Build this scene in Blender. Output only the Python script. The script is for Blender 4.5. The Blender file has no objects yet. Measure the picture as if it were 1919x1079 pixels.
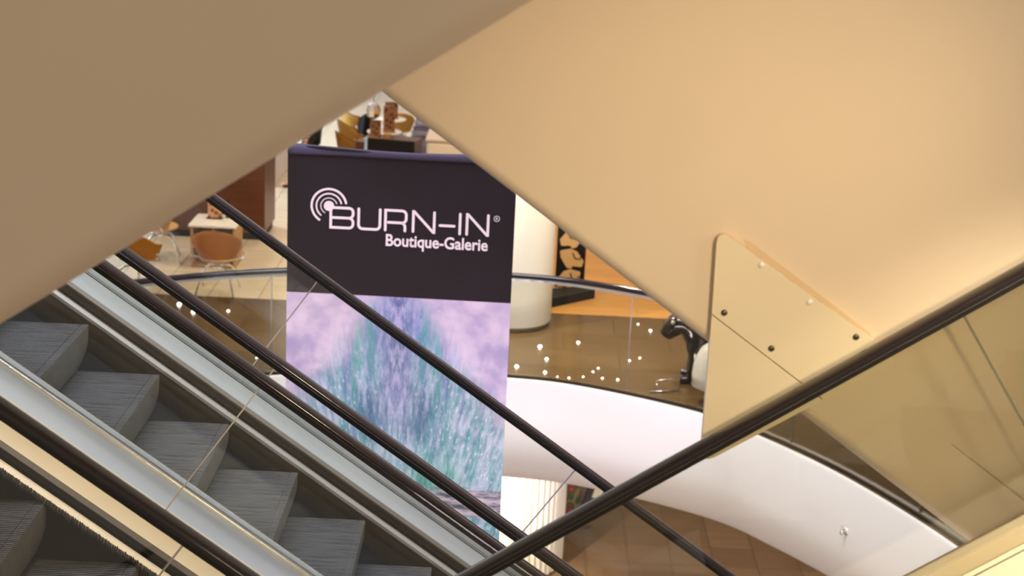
import bpy, bmesh, math, random
from mathutils import Vector, Matrix
random.seed(4)
PI = math.pi
scn = bpy.context.scene
C = scn.collection

# ------------------------------------------------------------------ camera
CZ = 5.4                                   # eye height above the cafe floor (z = 0)
pitch, roll = math.radians(15.7), math.radians(2.8)
cd = bpy.data.cameras.new('camera'); cam = bpy.data.objects.new('camera', cd); C.objects.link(cam)
cd.sensor_width = 36.0; cd.lens = 36.0 * 3000 / 1919
cd.clip_end = 200
F = Vector((0, math.cos(pitch), -math.sin(pitch))); U0 = Vector((0, math.sin(pitch), math.cos(pitch)))
R = Vector((math.cos(roll), 0, 0)) + U0 * math.sin(roll); U = U0 * math.cos(roll) - Vector((math.sin(roll), 0, 0))
M = Matrix((R, U, -F)).transposed().to_4x4(); M.translation = (0, 0, CZ)
cam.matrix_world = M
scn.camera = cam
cd.dof.use_dof = True; cd.dof.focus_distance = 7.6; cd.dof.aperture_fstop = 3.0

# ------------------------------------------------------------------ world, lights, exposure
scn.view_settings.view_transform = 'Standard'; scn.view_settings.look = 'None'
scn.view_settings.exposure = 0.0; scn.view_settings.gamma = 1.0
w = bpy.data.worlds.new('world'); scn.world = w; w.use_nodes = True
w.node_tree.nodes['Background'].inputs[0].default_value = (1.0, .86, .68, 1)
w.node_tree.nodes['Background'].inputs[1].default_value = .39

def light(name, kind, loc, energy, color, target=None, **kw):
    l = bpy.data.lights.new(name, kind); l.energy = energy; l.color = color
    for k, v in kw.items(): setattr(l, k, v)
    o = bpy.data.objects.new(name, l); C.objects.link(o); o.location = loc
    if target is not None:
        o.rotation_euler = (Vector(target) - Vector(loc)).to_track_quat('-Z', 'Y').to_euler()
    return o
# glass roof over the atrium
light('skylight', 'AREA', (-.5, 8.6, 14.5), 3400, (.88, .91, 1.0), (-.5, 10.5, 0), shape='RECTANGLE', size=10, size_y=5.5)
# daylight window front far behind the cafe, left
light('window_daylight', 'AREA', (-9.0, 27.0, 2.2), 800, (.55, .76, 1.0), (-3.0, 27.0, 0), shape='RECTANGLE', size=5, size_y=2.4)
# added warm lamps out of view, brightening the cream cladding
light('landing_lamp', 'SPOT', (2.1, .4, 5.9), 600, (1.0, .80, .49), (.60, 5.0, 4.08), spot_size=math.radians(34), spot_blend=1.0, shadow_soft_size=.3)
light('side_lamp', 'AREA', (5.4, 2.6, 5.9), 55, (1.0, .84, .66), (.6, 5.0, 4.2), shape='RECTANGLE', size=1.2, size_y=1.2)
# added lamp without a fixture, brightening the nearest descending escalator's deck
light('underside_lamp', 'SPOT', (-1.3, 6.0, 5.15), 150, (1.0, .80, .55), (-1.5, 6.7, 2.2), spot_size=math.radians(100), spot_blend=1.0, shadow_soft_size=.1)
# added lamp brightening the inner deck of the near escalator
light('deck_lamp', 'SPOT', (2.3, 3.6, 5.3), 420, (1.0, .90, .66), (1.9, 4.6, 3.4), spot_size=math.radians(60), spot_blend=.8, shadow_soft_size=.12)
# added area light, unseen, lifting the fascia belly and the storey below
light('shop_front_light', 'AREA', (0, 4.4, -1.9), 900, (1.0, .90, .86), (0, 16, -1.2), shape='RECTANGLE', size=9, size_y=1.2)
# two added lamps overhead, for highlights along the handrails
for x_, y_ in ((-.7, 1.4), (1.9, .9)):
    light('hall_lamp', 'POINT', (x_, y_, 8.3), 25, (1.0, .88, .70), shadow_soft_size=.12)
# added spots brightening the drum and floor of the storey below
for x_, y_, e_ in ((-.3, 18.0, 900), (1.6, 18.6, 130), (3.6, 18.2, 130), (-2.6, 18.6, 130), (2.6, 21.5, 130), (5.2, 20.5, 130)):
    light('lower_downlight', 'SPOT', (x_, y_, -1.40), e_, (1.0, .84, .64), (x_, y_ + .5, -4.2), spot_size=math.radians(140), spot_blend=1.0, shadow_soft_size=.06)

# ------------------------------------------------------------------ material helpers
class NT:
    def __init__(s, name):
        m = bpy.data.materials.new(name); m.use_nodes = True; s.m = m; s.t = m.node_tree; s.n = s.t.nodes; s.l = s.t.links
        s.b = s.n['Principled BSDF']; s.out = s.n['Material Output']
    def add(s, typ, **kw):
        x = s.n.new(typ)
        for k, v in kw.items(): setattr(x, k, v)
        return x
    def put(s, sock, v):
        if hasattr(v, 'is_output'): s.l.new(v, sock)
        else: sock.default_value = v
    def math(s, op, a, b=0.0, c=None, clamp=False):
        x = s.add('ShaderNodeMath', operation=op, use_clamp=clamp); s.put(x.inputs[0], a); s.put(x.inputs[1], b)
        if c is not None: s.put(x.inputs[2], c)
        return x.outputs[0]
    def mix(s, f, a, b):
        x = s.add('ShaderNodeMix', data_type='RGBA'); s.put(x.inputs[0], f)
        s.put(x.inputs[6], a if hasattr(a, 'is_output') else (*a, 1)); s.put(x.inputs[7], b if hasattr(b, 'is_output') else (*b, 1))
        return x.outputs[2]
    def ramp(s, f, a, b):                       # smoothstep a..b
        x = s.add('ShaderNodeMapRange', interpolation_type='SMOOTHSTEP'); s.put(x.inputs[0], f)
        x.inputs[1].default_value = a; x.inputs[2].default_value = b
        if a > b:
            x.inputs[1].default_value = b; x.inputs[2].default_value = a; x.inputs[3].default_value = 1; x.inputs[4].default_value = 0
        return x.outputs[0]
    def coord(s, kind='Object'):
        x = s.add('ShaderNodeTexCoord'); y = s.add('ShaderNodeSeparateXYZ'); s.l.new(x.outputs[kind], y.inputs[0])
        return x.outputs[kind], y.outputs[0], y.outputs[1], y.outputs[2]
    def comb(s, x, y, z=0.0):
        c = s.add('ShaderNodeCombineXYZ'); s.put(c.inputs[0], x); s.put(c.inputs[1], y); s.put(c.inputs[2], z); return c.outputs[0]
    def noise(s, vec, scale, detail=3.0, rough=.5):
        x = s.add('ShaderNodeTexNoise'); s.put(x.inputs['Vector'], vec); x.inputs['Scale'].default_value = scale
        x.inputs['Detail'].default_value = detail; x.inputs['Roughness'].default_value = rough
        return x.outputs[0]
    def bump(s, h, dist=.001, strength=.5):
        x = s.add('ShaderNodeBump'); s.put(x.inputs['Height'], h); x.inputs['Distance'].default_value = dist; x.inputs['Strength'].default_value = strength
        s.l.new(x.outputs[0], s.b.inputs['Normal'])
    def set(s, **kw):
        for k, v in kw.items():
            s.put(s.b.inputs[k.replace('_', ' ')], (*v, 1) if isinstance(v, tuple) and len(v) == 3 else v)
        return s

def plain(name, col, rough=.5, metal=0.0, coat=0.0, var=.06, vs=6.0, spec=.5):
    t = NT(name); v, *_ = t.coord('Object')
    n = t.noise(v, vs, 4)
    dark = tuple(c * (1 - var) for c in col); lite = tuple(min(1, c * (1 + var)) for c in col)
    t.set(Base_Color=t.mix(n, dark, lite), Roughness=rough, Metallic=metal, Coat_Weight=coat)
    t.b.inputs['Specular IOR Level'].default_value = spec
    return t.m

def glass_mat(name, tint, refl=1.0, rough=.0):
    t = NT(name)
    tr = t.add('ShaderNodeBsdfTransparent'); tr.inputs[0].default_value = (*tint, 1)
    gl = t.add('ShaderNodeBsdfGlossy'); gl.inputs['Roughness'].default_value = rough; gl.inputs[0].default_value = (1, 1, 1, 1)
    fr = t.add('ShaderNodeFresnel'); fr.inputs[0].default_value = 1.5
    mx = t.add('ShaderNodeMixShader'); t.l.new(t.math('MULTIPLY', fr.outputs[0], refl), mx.inputs[0])
    t.l.new(tr.outputs[0], mx.inputs[1]); t.l.new(gl.outputs[0], mx.inputs[2]); t.l.new(mx.outputs[0], t.out.inputs[0])
    t.n.remove(t.b)
    return t.m

MAT = {}
def cladding(name, col):
    t = NT(name); v, x, y, z = t.coord('Object')
    n1 = t.noise(v, 1.3, 4); n2 = t.noise(v, 9.0, 5, .6)
    base = t.mix(n1, tuple(c * .96 for c in col), tuple(min(1, c * 1.04) for c in col))
    spots = t.ramp(n2, .72, .80)
    t.set(Base_Color=t.mix(t.math('MULTIPLY', spots, .15), base, (.35, .27, .2)), Roughness=.42)
    t.b.inputs['Specular IOR Level'].default_value = .35
    t.bump(t.noise(v, 260, 2), .0006, .12)
    return t.m
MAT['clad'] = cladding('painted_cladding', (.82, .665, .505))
MAT['clad2'] = cladding('painted_cladding_shade', (.74, .575, .415))  # same cladding paint, darkened because this flight gets less light
MAT['plate'] = plain('guard_acrylic', (.87, .735, .53), .25, var=.02)
MAT['rubber'] = plain('handrail_rubber', (.016, .010, .013), .11, coat=.3, var=.15, vs=12)
MAT['railmetal'] = plain('dark_rail_profile', (.03, .027, .025), .35, metal=.6)
MAT['deck'] = plain('satin_deck_metal', (.60, .65, .71), .33, metal=.55, var=.03, vs=3)  # deck metal with the blue sky reflection tinted into its colour
MAT['deck_cream'] = plain('cream_deck_metal', (.90, .80, .62), .40, metal=.1, var=.03, vs=3)  # same deck metal, with the warm light put into its colour
MAT['clamp_cream'] = plain('glass_clamp_metal', (.55, .46, .31), .35, metal=.3)
MAT['moulding'] = plain('aluminium_moulding', (.82, .81, .80), .25, metal=.8, var=.03)
MAT['olive'] = plain('bronze_strip', (.30, .26, .21), .35, metal=.5)
MAT['bronze'] = plain('dark_bronze_strip', (.15, .13, .11), .5, metal=.2)
MAT['gap'] = plain('black_recess', (.007, .006, .005), .7, spec=.1)
MAT['skirt'] = plain('dark_skirt_panel', (.028, .022, .018), .35, metal=.2, var=.2, vs=4, spec=.3)
MAT['brush'] = plain('black_bristles', (.03, .025, .022), .8, var=.5, vs=300)
MAT['chrome'] = plain('chrome', (.85, .85, .86), .08, metal=1, var=.02)
MAT['screw_dark'] = plain('dark_screw', (.12, .10, .08), .35, metal=.7)
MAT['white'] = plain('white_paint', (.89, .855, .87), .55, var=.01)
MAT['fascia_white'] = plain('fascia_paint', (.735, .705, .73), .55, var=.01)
MAT['white_gloss'] = plain('white_plastic', (.90, .87, .82), .18, var=.02)
MAT['cream'] = plain('cream_paint', (.88, .82, .68), .5, var=.02)
MAT['column_white'] = plain('column_white', (.95, .92, .82), .5, var=.01)
MAT['wall'] = plain('beige_wall', (.72, .60, .50), .7, var=.03)
MAT['shell'] = plain('tan_moulded_shell', (.50, .265, .045), .4, var=.12)
MAT['shell_lt'] = plain('pale_tan_shell', (.60, .38, .16), .4, var=.1)
MAT['black'] = plain('black_lacquer', (.006, .005, .005), .55, var=.2, spec=.25)
MAT['black_gloss'] = plain('black_gloss_resin', (.012, .009, .008), .12, coat=.6, var=.2)
MAT['cloth_black'] = plain('black_cloth', (.02, .018, .02), .85, var=.3)
MAT['skin'] = plain('skin', (.55, .27, .16), .5)
MAT['hair'] = plain('dark_hair', (.05, .025, .015), .6)
MAT['grey_fabric'] = plain('grey_upholstery', (.42, .39, .47), .9, var=.1, vs=30)
MAT['wood_light'] = plain('oak_veneer', (.44, .24, .08), .45, var=.15, vs=14)
MAT['glass_esc'] = glass_mat('escalator_glass', (.95, .955, .94), .75)
MAT['glass_near'] = glass_mat('near_escalator_glass', (.925, .93, .885), .9)
MAT['glass_balcony'] = glass_mat('balcony_glass', (.93, .93, .90), .45)
MAT['glass_edge'] = plain('glass_edge', (.55, .52, .46), .2, var=.05)
MAT['glass_edge_dark'] = plain('glass_edge_dark', (.10, .09, .06), .2, var=.05)

def tread_mat():
    t = NT('ribbed_tread_metal'); v, x, y, z = t.coord('Object')
    st = t.noise(t.comb(t.math('MULTIPLY', x, 3.0), t.math('MULTIPLY', y, 110), z), 1.0, 5, .7)
    wear = t.noise(v, 4, 3)
    col = t.mix(t.ramp(st, .3, .7), (.075, .075, .085), (.32, .32, .345)); col = t.mix(t.ramp(wear, .35, .75), col, (.24, .24, .27))
    scr = t.ramp(t.noise(t.comb(t.math('MULTIPLY', x, 5), t.math('MULTIPLY', y, 130), z), 1.0, 1), .74, .79)
    t.set(Base_Color=t.mix(t.math('MULTIPLY', scr, .7), col, (.75, .75, .76)), Roughness=.42, Metallic=.65); return t.m
MAT['tread'] = tread_mat()
MAT['riser'] = plain('ribbed_riser_metal', (.30, .285, .26), .5, metal=.5, var=.15, vs=8)

def tile_floor(name, c1, c2, grout, sx, sy, rough, mortar=.006, off=0.0, spec=.5):
    t = NT(name); v, x, y, z = t.coord('Object')
    br = t.add('ShaderNodeTexBrick'); t.l.new(v, br.inputs['Vector']); br.offset = off
    br.inputs['Color1'].default_value = (*c1, 1); br.inputs['Color2'].default_value = (*c2, 1); br.inputs['Mortar'].default_value = (*grout, 1)
    br.inputs['Scale'].default_value = 1.0; br.inputs['Mortar Size'].default_value = mortar
    br.inputs['Brick Width'].default_value = sx; br.inputs['Row Height'].default_value = sy
    gr = t.noise(t.comb(t.math('MULTIPLY', x, 1.5), t.math('MULTIPLY', y, 7.0), z), 1.0, 5, .6)
    t.set(Base_Color=t.mix(t.math('MULTIPLY', t.ramp(gr, .4, .75), .35), br.outputs[0], tuple(c * .55 for c in c1)), Roughness=rough)
    t.b.inputs['Specular IOR Level'].default_value = spec
    return t.m
MAT['floor_brown'] = tile_floor('brown_floor_tile', (.100, .060, .023), (.125, .077, .033), (.06, .036, .015), 1.2, .6, .22, off=.5)
MAT['floor_cream'] = tile_floor('cream_floor_tile', (.66, .56, .41), (.70, .60, .45), (.33, .27, .2), .6, 1.2, .30, .008)
MAT['floor_wood'] = tile_floor('honey_floor_board', (.50, .25, .06), (.58, .30, .08), (.34, .16, .045), 2.4, .35, .30, .004, .37)
MAT['floor_low'] = tile_floor('brown_slate_tile', (.19, .115, .075), (.26, .165, .11), (.11, .07, .05), .6, .6, .28, .008, 0)

def wood_dark():
    t = NT('dark_walnut_veneer'); v, x, y, z = t.coord('Object')
    n = t.noise(t.comb(t.math('MULTIPLY', x, .7), y, t.math('MULTIPLY', z, 9)), 2.0, 5, .6)
    t.set(Base_Color=t.mix(n, (.055, .018, .010), (.16, .055, .028)), Roughness=.35); return t.m
MAT['walnut'] = wood_dark()

def fabric_navy():
    t = NT('navy_banner_cloth'); v, x, y, z = t.coord('Object')
    n = t.noise(v, 3, 2)
    t.set(Base_Color=t.mix(n, (.013, .008, .011), (.018, .011, .017)), Roughness=.75); t.b.inputs['Specular IOR Level'].default_value = .2
    t.bump(t.noise(v, 900, 1), .0004, .2); return t.m
MAT['navy'] = fabric_navy()
MAT['navy_hem'] = plain('navy_hem_cloth', (.034, .024, .062), .7)
MAT['print_white'] = plain('pale_print', (.72, .60, .70), .7, var=.02)

# ------------------------------------------------------------------ mesh helpers
def link(name, me, mat=None, parent=None, smooth=False):
    o = bpy.data.objects.new(name, me); C.objects.link(o)
    if mat is not None: me.materials.append(MAT[mat] if isinstance(mat, str) else mat)
    if parent is not None: o.parent = parent
    if smooth:
        for p in me.polygons: p.use_smooth = True
    return o
def from_bm(name, bm, mat, parent=None, smooth=False):
    bmesh.ops.recalc_face_normals(bm, faces=bm.faces[:])
    me = bpy.data.meshes.new(name); bm.to_mesh(me); bm.free()
    return link(name, me, mat, parent, smooth)
def tag(o, label=None, cat=None, group=None, kind=None):
    if label: o['label'] = label
    if cat: o['category'] = cat
    if group: o['group'] = group
    if kind: o['kind'] = kind
    return o
def empty(name, loc, label, cat, group=None):
    o = bpy.data.objects.new(name, None); C.objects.link(o); o.location = loc
    o.empty_display_size = .1
    return tag(o, label, cat, group)
def box(bm, c, s, bev=0.0, rot=None):
    r = bmesh.ops.create_cube(bm, size=1.0); vs = r['verts']
    bmesh.ops.scale(bm, vec=s, verts=vs)
    if bev:
        es = list({e for v in vs for e in v.link_edges})
        r = bmesh.ops.bevel(bm, geom=es, offset=bev, segments=2, affect='EDGES', profile=.5); vs = list({v for f in r['faces'] for v in f.verts} | {v for v in vs if v.is_valid})
    if rot is not None: bmesh.ops.rotate(bm, verts=vs, cent=(0, 0, 0), matrix=rot)
    bmesh.ops.translate(bm, verts=vs, vec=c); return vs
def tube(bm, pts, r, seg=10, r1=None):
    pts = [Vector(p) for p in pts]; n = len(pts); rings = []; up = None
    for i, p in enumerate(pts):
        d = (pts[min(i + 1, n - 1)] - pts[max(i - 1, 0)]).normalized()
        if up is None: up = Vector((0, 0, 1)) if abs(d.z) < .9 else Vector((1, 0, 0))
        a = d.cross(up).normalized(); b = a.cross(d).normalized(); up = b
        rr = r if r1 is None else r + (r1 - r) * i / max(1, n - 1)
        rings.append([bm.verts.new(p + (a * math.cos(2 * PI * k / seg) + b * math.sin(2 * PI * k / seg)) * rr) for k in range(seg)])
    for i in range(n - 1):
        for k in range(seg): bm.faces.new((rings[i][k], rings[i][(k + 1) % seg], rings[i + 1][(k + 1) % seg], rings[i + 1][k]))
    bm.faces.new(rings[0][::-1]); bm.faces.new(rings[-1])
def lathe(bm, prof, seg=32, c=(0, 0, 0), cap=True):
    rings = []
    for (r, z) in prof: rings.append([bm.verts.new((c[0] + r * math.cos(2 * PI * k / seg), c[1] + r * math.sin(2 * PI * k / seg), c[2] + z)) for k in range(seg)])
    for i in range(len(prof) - 1):
        for k in range(seg): bm.faces.new((rings[i][k], rings[i][(k + 1) % seg], rings[i + 1][(k + 1) % seg], rings[i + 1][k]))
    if cap: bm.faces.new(rings[0][::-1]); bm.faces.new(rings[-1])
def poly_plate(bm, pts, y0, y1, r=0.0, bev=0.0):
    """vertical plate: polygon of (x, z) points, corner radii given per point, from depth y0 to y1"""
    out = []
    n = len(pts)
    for i, p in enumerate(pts):
        rad = p[2] if len(p) > 2 else r
        P = Vector((p[0], p[1])); A = Vector(pts[i - 1][:2]); B = Vector(pts[(i + 1) % n][:2])
        if rad <= 0: out.append(P); continue
        a = (A - P).normalized(); b = (B - P).normalized(); ang = a.angle(b); d = rad / math.tan(ang / 2)
        for k in range(7):
            t = k / 6; out.append((P + a * d) * (1 - t) ** 2 + P * 2 * t * (1 - t) + (P + b * d) * t ** 2)
    f = [bm.verts.new((q.x, y0, q.y)) for q in out]; g = [bm.verts.new((q.x, y1, q.y)) for q in out]
    bm.faces.new(f); bm.faces.new(g[::-1])
    for i in range(len(f)): bm.faces.new((f[i], g[i], g[(i + 1) % len(f)], f[(i + 1) % len(f)]))

A35 = math.radians(35); T35 = math.tan(A35); CA, SA = math.cos(A35), math.sin(A35)
def incline(bm, prof, x0, x1, z0, s, closed=True):
    """prism along a slope s = dz/dx: prof = (Y, vertical offset above the line z = z0 + s*x)"""
    ends = []; k = 1 / (1 + s * s)
    for x in (x0, x1):
        ends.append([bm.verts.new((x - s * h * k, y, z0 + s * x + h * k)) for (y, h) in prof])
    n = len(prof)
    for i in range(n if closed else n - 1): bm.faces.new((ends[0][i], ends[0][(i + 1) % n], ends[1][(i + 1) % n], ends[1][i]))
    if closed: bm.faces.new(ends[0][::-1]); bm.faces.new(ends[1])
def rail_prof(y, h, wd=.080, ht=.043):
    pts = []
    for k in range(20):
        a = 2 * PI * k / 20; ca, sa = math.cos(a), math.sin(a)
        pts.append((y + wd / 2 * math.copysign(abs(ca) ** .7, ca), h + ht / 2 * math.copysign(abs(sa) ** .8, sa)))
    return pts
def rect(y0, y1, h0, h1): return [(y0, h0), (y1, h0), (y1, h1), (y0, h1)]
def inc(name, prof, x0, x1, z0, s, mat, parent, smooth=False, bev=0.0):
    bm = bmesh.new(); incline(bm, prof, x0, x1, z0, s)
    if bev:
        bmesh.ops.recalc_face_normals(bm, faces=bm.faces[:])
        bmesh.ops.bevel(bm, geom=bm.edges[:], offset=bev, segments=2, affect='EDGES')
    o = from_bm(name, bm, mat, parent, smooth)
    if smooth: o.data.set_sharp_from_angle(angle=math.radians(50))
    return o

# ------------------------------------------------------------------ escalator steps
def ribbed(path, y0, y1, nr, depth, zig=0.0):
    """surface swept along path [(x, z, nx, nz)] with ribs across Y"""
    bm = bmesh.new(); rows = []
    ys = []
    wd = (y1 - y0) / nr
    for k in range(nr):
        a = y0 + k * wd
        ys += [(a, 0), (a + wd * .46, 0), (a + wd * .5, 1), (a + wd * .96, 1)]
    ys.append((y1, 0))
    for (x, z, nx, nz) in path: rows.append([bm.verts.new((x - nx * depth * d, y, z - nz * depth * d)) for (y, d) in ys])
    for i in range(len(rows) - 1):
        for k in range(len(ys) - 1): bm.faces.new((rows[i][k], rows[i][k + 1], rows[i + 1][k + 1], rows[i + 1][k]))
    me = bpy.data.meshes.new('ribbed'); bmesh.ops.recalc_face_normals(bm, faces=bm.faces[:]); bm.to_mesh(me); bm.free(); return me
tr_path = [(-.51, -.02, 0, 1), (-.51, 0, 0, 1), (-.046, 0, 0, 1), (-.045, -.006, 0, 1), (-.040, -.006, 0, 1), (-.039, 0, 0, 1), (-.003, 0, .3, 1), (0, -.004, 1, .3)]
TREAD = ribbed(tr_path, -.5, .5, 56, .009); TREAD.materials.append(MAT['tread']); TREAD.name = 'tread'
ri_path = [(0, -.004, 1, 0), (-.002, -.05, 1, 0)] + [(-.002 - .085 * (k / 8) ** 2.0, -.05 - .25 * k / 8, 1, 0) for k in range(1, 9)]
RISER = ribbed(ri_path, -.5, .5, 56, .014); RISER.materials.append(MAT['riser']); RISER.name = 'riser'
def step(parent, x, y, z):
    t = bpy.data.objects.new('step', TREAD); C.objects.link(t); t.parent = parent; t.location = (x, y, z)
    r = bpy.data.objects.new('riser', RISER); C.objects.link(r); r.parent = t
    return t

def glass_run(parent, y, h0, h1, x0, x1, z0, s, joints, mat, edge, th=.012):
    """panes between the joints; each joint is a thin gap with polished pane edges"""
    cut = [x0] + list(joints) + [x1]
    for a, b in zip(cut, cut[1:]):
        p = inc('glass_panel', rect(y - th / 2, y + th / 2, h0, h1), a + .003, b - .003, z0, s, mat, parent)
    for j in joints:
        inc('glass_joint', rect(y - th / 2, y + th / 2, h0, h1), j - .0028, j + .0028, z0, s, edge, parent)

GRP = 'crisscross escalators'
# --- the two escalators that descend to the right (noses on z = z0 - x tan35)
def down_escalator(dh, dy, z0, yn, yf, near_y, far_y, rail_near, rail_far, x0, x1, label, nose0, nsteps, joints_n, joints_f, deck, brush):
    e = empty('escalator', (0, (yn + yf) / 2, z0), label, 'escalator', GRP)
    def I(name, prof, mat, **k):
        return inc(name, [(y - (yn + yf) / 2, h) for y, h in prof], x0, x1, 0, -T35, mat, e, **k)
    yc = (yn + yf) / 2
    for k in range(nsteps): step(e, nose0 + .4 * k, 0, -T35 * (nose0 + .4 * k))
    I('skirt_panel', rect(yf + .004, yf + .03, -.45, .016 + dh), 'skirt')
    I('skirt_panel', rect(yn - .03, yn - .004, -.45, .03), 'skirt')
    if brush:
        bm = bmesh.new(); rnd = random.Random(3); x = -2.8
        while x < -.8:
            z = -T35 * x
            d = rnd.uniform(-.003, .003); L = rnd.uniform(.034, .046)
            box(bm, (x + d, yf - yc - L / 2 + .004, z + .004 + rnd.uniform(-.006, .004)), (.0035, L, .016)); x += .009
        from_bm('skirt_brush', bm, 'brush', e)
    I('skirt_moulding', [(yf + .004, .018 + dh), (yf + .05, .024 + dh), (yf + .055, .050 + dh), (yf + .03, .052 + dh), (yf + .004, .040 + dh)], 'moulding' if not brush else 'deck_cream')
    I('skirt_moulding', [(yn - .004, .018), (yn - .05, .024), (yn - .055, .050), (yn - .03, .052), (yn - .004, .040)], 'moulding')
    I('recess_strip', rect(yf + .05, yf + .13 + dy, -.05, .072 + dh), 'gap')
    I('bronze_strip', [(yf + .13 + dy, -.05), (yf + .16 + dy, -.05), (yf + .16 + dy, .104 + dh * 1.3), (yf + .13 + dy, .088 + dh * 1.3)], 'bronze')
    I('inner_deck', [(yf + .16 + dy, -.05), (far_y - .012, -.05), (far_y - .012, .125), (yf + .16 + dy, .104 + dh * 1.3)], deck)
    I('inner_deck', [(yn - .06, .03), (near_y + .012, .03), (near_y + .012, .125), (yn - .06, .060)], deck)
    I('glass_clamp', rect(far_y - .009, far_y + .009, .05, .127), deck)
    I('glass_clamp', [(near_y - .012 + .012 * math.cos(a), .115 + .014 * math.sin(a)) for a in [k * PI / 5 for k in range(10)]], 'moulding', smooth=True)
    for yy, jl in ((far_y, joints_f), (near_y, joints_n)):
        rl = rail_far if yy == far_y else rail_near
        glass_run(e, yy - yc, .10, rl - .03, x0, x1, 0, -T35, jl, 'glass_esc', 'glass_edge')
        I('handrail', rail_prof(yy, rl), 'rubber', smooth=True)
        I('handrail_profile', rect(yy - .014, yy + .014, rl - .05, rl - .02), 'railmetal')
    return e, I

def joint_x(h, x, z, z0):                           # foot of a pane joint from one point on it
    n = ((z - z0) + T35 * x) * CA; return x - n * SA
e2, I2 = down_escalator(0, 0, .95, 7.67, 8.67, 7.45, 9.05, 1.135, 1.137, -5.2, 5.0,
    'grey stepped escalator behind, going down right in front of the banner', -2.793, 9,
    [-3.2, -1.655, .6, 2.15, 3.7], [-3.2, -1.655, -.075, 1.5, 3.05], 'deck', False)
YC = 8.17
I2('outer_deck', [(9.062, .03), (9.36, .03), (9.36, .12), (9.062, .125)], 'deck')
I2('outer_deck', [(6.93, .14), (7.425, .03), (7.425, .104), (6.93, .205)], 'deck')
I2('deck_trim', [(7.425, .05), (7.438, .05), (7.438, .118), (7.425, .112)], 'deck_cream')
I2('deck_seam', rect(9.030, 9.035, .09, .1275), 'gap'); I2('deck_seam', rect(9.0605, 9.0645, .09, .1275), 'gap')
e1, I1 = down_escalator(-.030, -.035, 1.095, 5.5, 6.5, 5.15, 6.88, 1.140, 1.108, -5.2, 5.0,
    'nearest descending escalator, at the lower left corner, with two dark steps in view', -2.8, 6,
    [-3.17, -1.62, .5, 2.05, 3.6], [-3.17, -1.62, .6, 2.15, 3.7], 'deck_cream', True)

# --- the near escalator that rises to the right
S0 = .672
e0 = empty('escalator', (0, 4.85, 3.0), 'near escalator rising to the right behind one long black handrail', 'escalator', GRP)
def I0(name, prof, mat, x0=-4.5, x1=5.2, **k):
    return inc(name, [(y - 4.85, h) for y, h in prof], x0, x1, -3.0, S0, mat, e0, **k)
I0('handrail', rail_prof(4.85, 3.104, .080, .044), 'rubber', smooth=True)
I0('handrail_profile', rect(4.842, 4.858, 3.060, 3.09), 'railmetal')
jj = 1.427 + S0 * (4.017 - S0 * 1.427) / (1 + S0 * S0)
cutx = [-4.5] + [jj + 1.55 * k for k in range(-3, 3)] + [5.2]
for a, b in zip(cutx, cutx[1:]):
    inc('glass_panel', rect(-.006, .006, 2.12, 3.08), a + .003, b - .003, -3.0, S0, 'glass_near', e0)
for j in cutx[1:-1]: inc('glass_joint', rect(-.006, .006, 2.12, 3.08), j - .003, j + .003, -3.0, S0, 'glass_edge_dark', e0)
I0('glass_clamp', [(4.81, 2.10), (4.885, 2.10), (4.885, 2.195), (4.86, 2.213), (4.84, 2.213), (4.81, 2.200)], 'clamp_cream', bev=.004)
I0('inner_deck', [(4.40, 2.02), (4.805, 2.02), (4.805, 2.128), (4.40, 2.085)], 'deck_cream')
I0('deck_seam', [(4.770, 2.10), (4.778, 2.10), (4.778, 2.1262), (4.770, 2.1254)], 'olive')
I0('outer_deck', [(4.888, 1.95), (4.94, 1.95), (4.94, 2.10), (4.888, 2.10)], 'deck_cream')

for k in range(12):                                 # its own steps climb to the right
    st_ = step(e0, 0, -.98, -3.0 + 2.085 + S0 * (.05 + .4 * k)); st_.location.x = .05 + .4 * k; st_.rotation_euler = (0, 0, PI); st_.scale = (1, 1, S0 * .4 / .28)
I0('skirt_panel', rect(4.376, 4.40, 1.5, 2.10), 'skirt')
I0('inner_deck', [(3.16, 2.02), (3.36, 2.02), (3.36, 2.085), (3.16, 2.13)], 'deck_cream')
I0('glass_clamp', [(3.09, 2.08), (3.155, 2.08), (3.155, 2.20), (3.09, 2.21)], 'deck_cream')
I0('glass_panel', rect(3.119, 3.131, 2.2, 3.08), 'glass_near')
I0('handrail', rail_prof(3.125, 3.104, .080, .044), 'rubber', smooth=True)

# --- bodies of the two flights one storey up
def rounded_body(y0, y1, h, rad):
    p = []
    for k in range(9):
        a = PI / 2 * k / 8; p.append((y0 + rad - rad * math.cos(PI / 2 - a) , rad - rad * math.sin(PI / 2 - a)))
    p = [(y0 + rad * (1 - math.sin(PI / 2 * k / 8)), rad * (1 - math.cos(PI / 2 * k / 8))) for k in range(9)][::-1]
    # from the near face down around the bottom edge to the underside
    return [(y0, h)] + p + [(y1, 0), (y1, h)]
sl = empty('escalator', (0, 3.6, 5.035), 'beige clad side of the escalator rising right, across the top left corner', 'escalator', GRP)
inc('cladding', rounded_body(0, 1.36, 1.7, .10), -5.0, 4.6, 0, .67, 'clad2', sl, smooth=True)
sr = empty('escalator', (0, 5.0, 4.294), 'cream clad side of the escalator descending right, filling the upper right', 'escalator', GRP)
inc('cladding', rounded_body(0, 2.1, 2.4, .05), -4.6, 5.4, 0, -.7066, 'clad', sr, smooth=True)
inc('panel_seam', rect(-.0012, .002, .285, .287), 1.35, 5.4, 0, -.7066, 'olive', sr)
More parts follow.
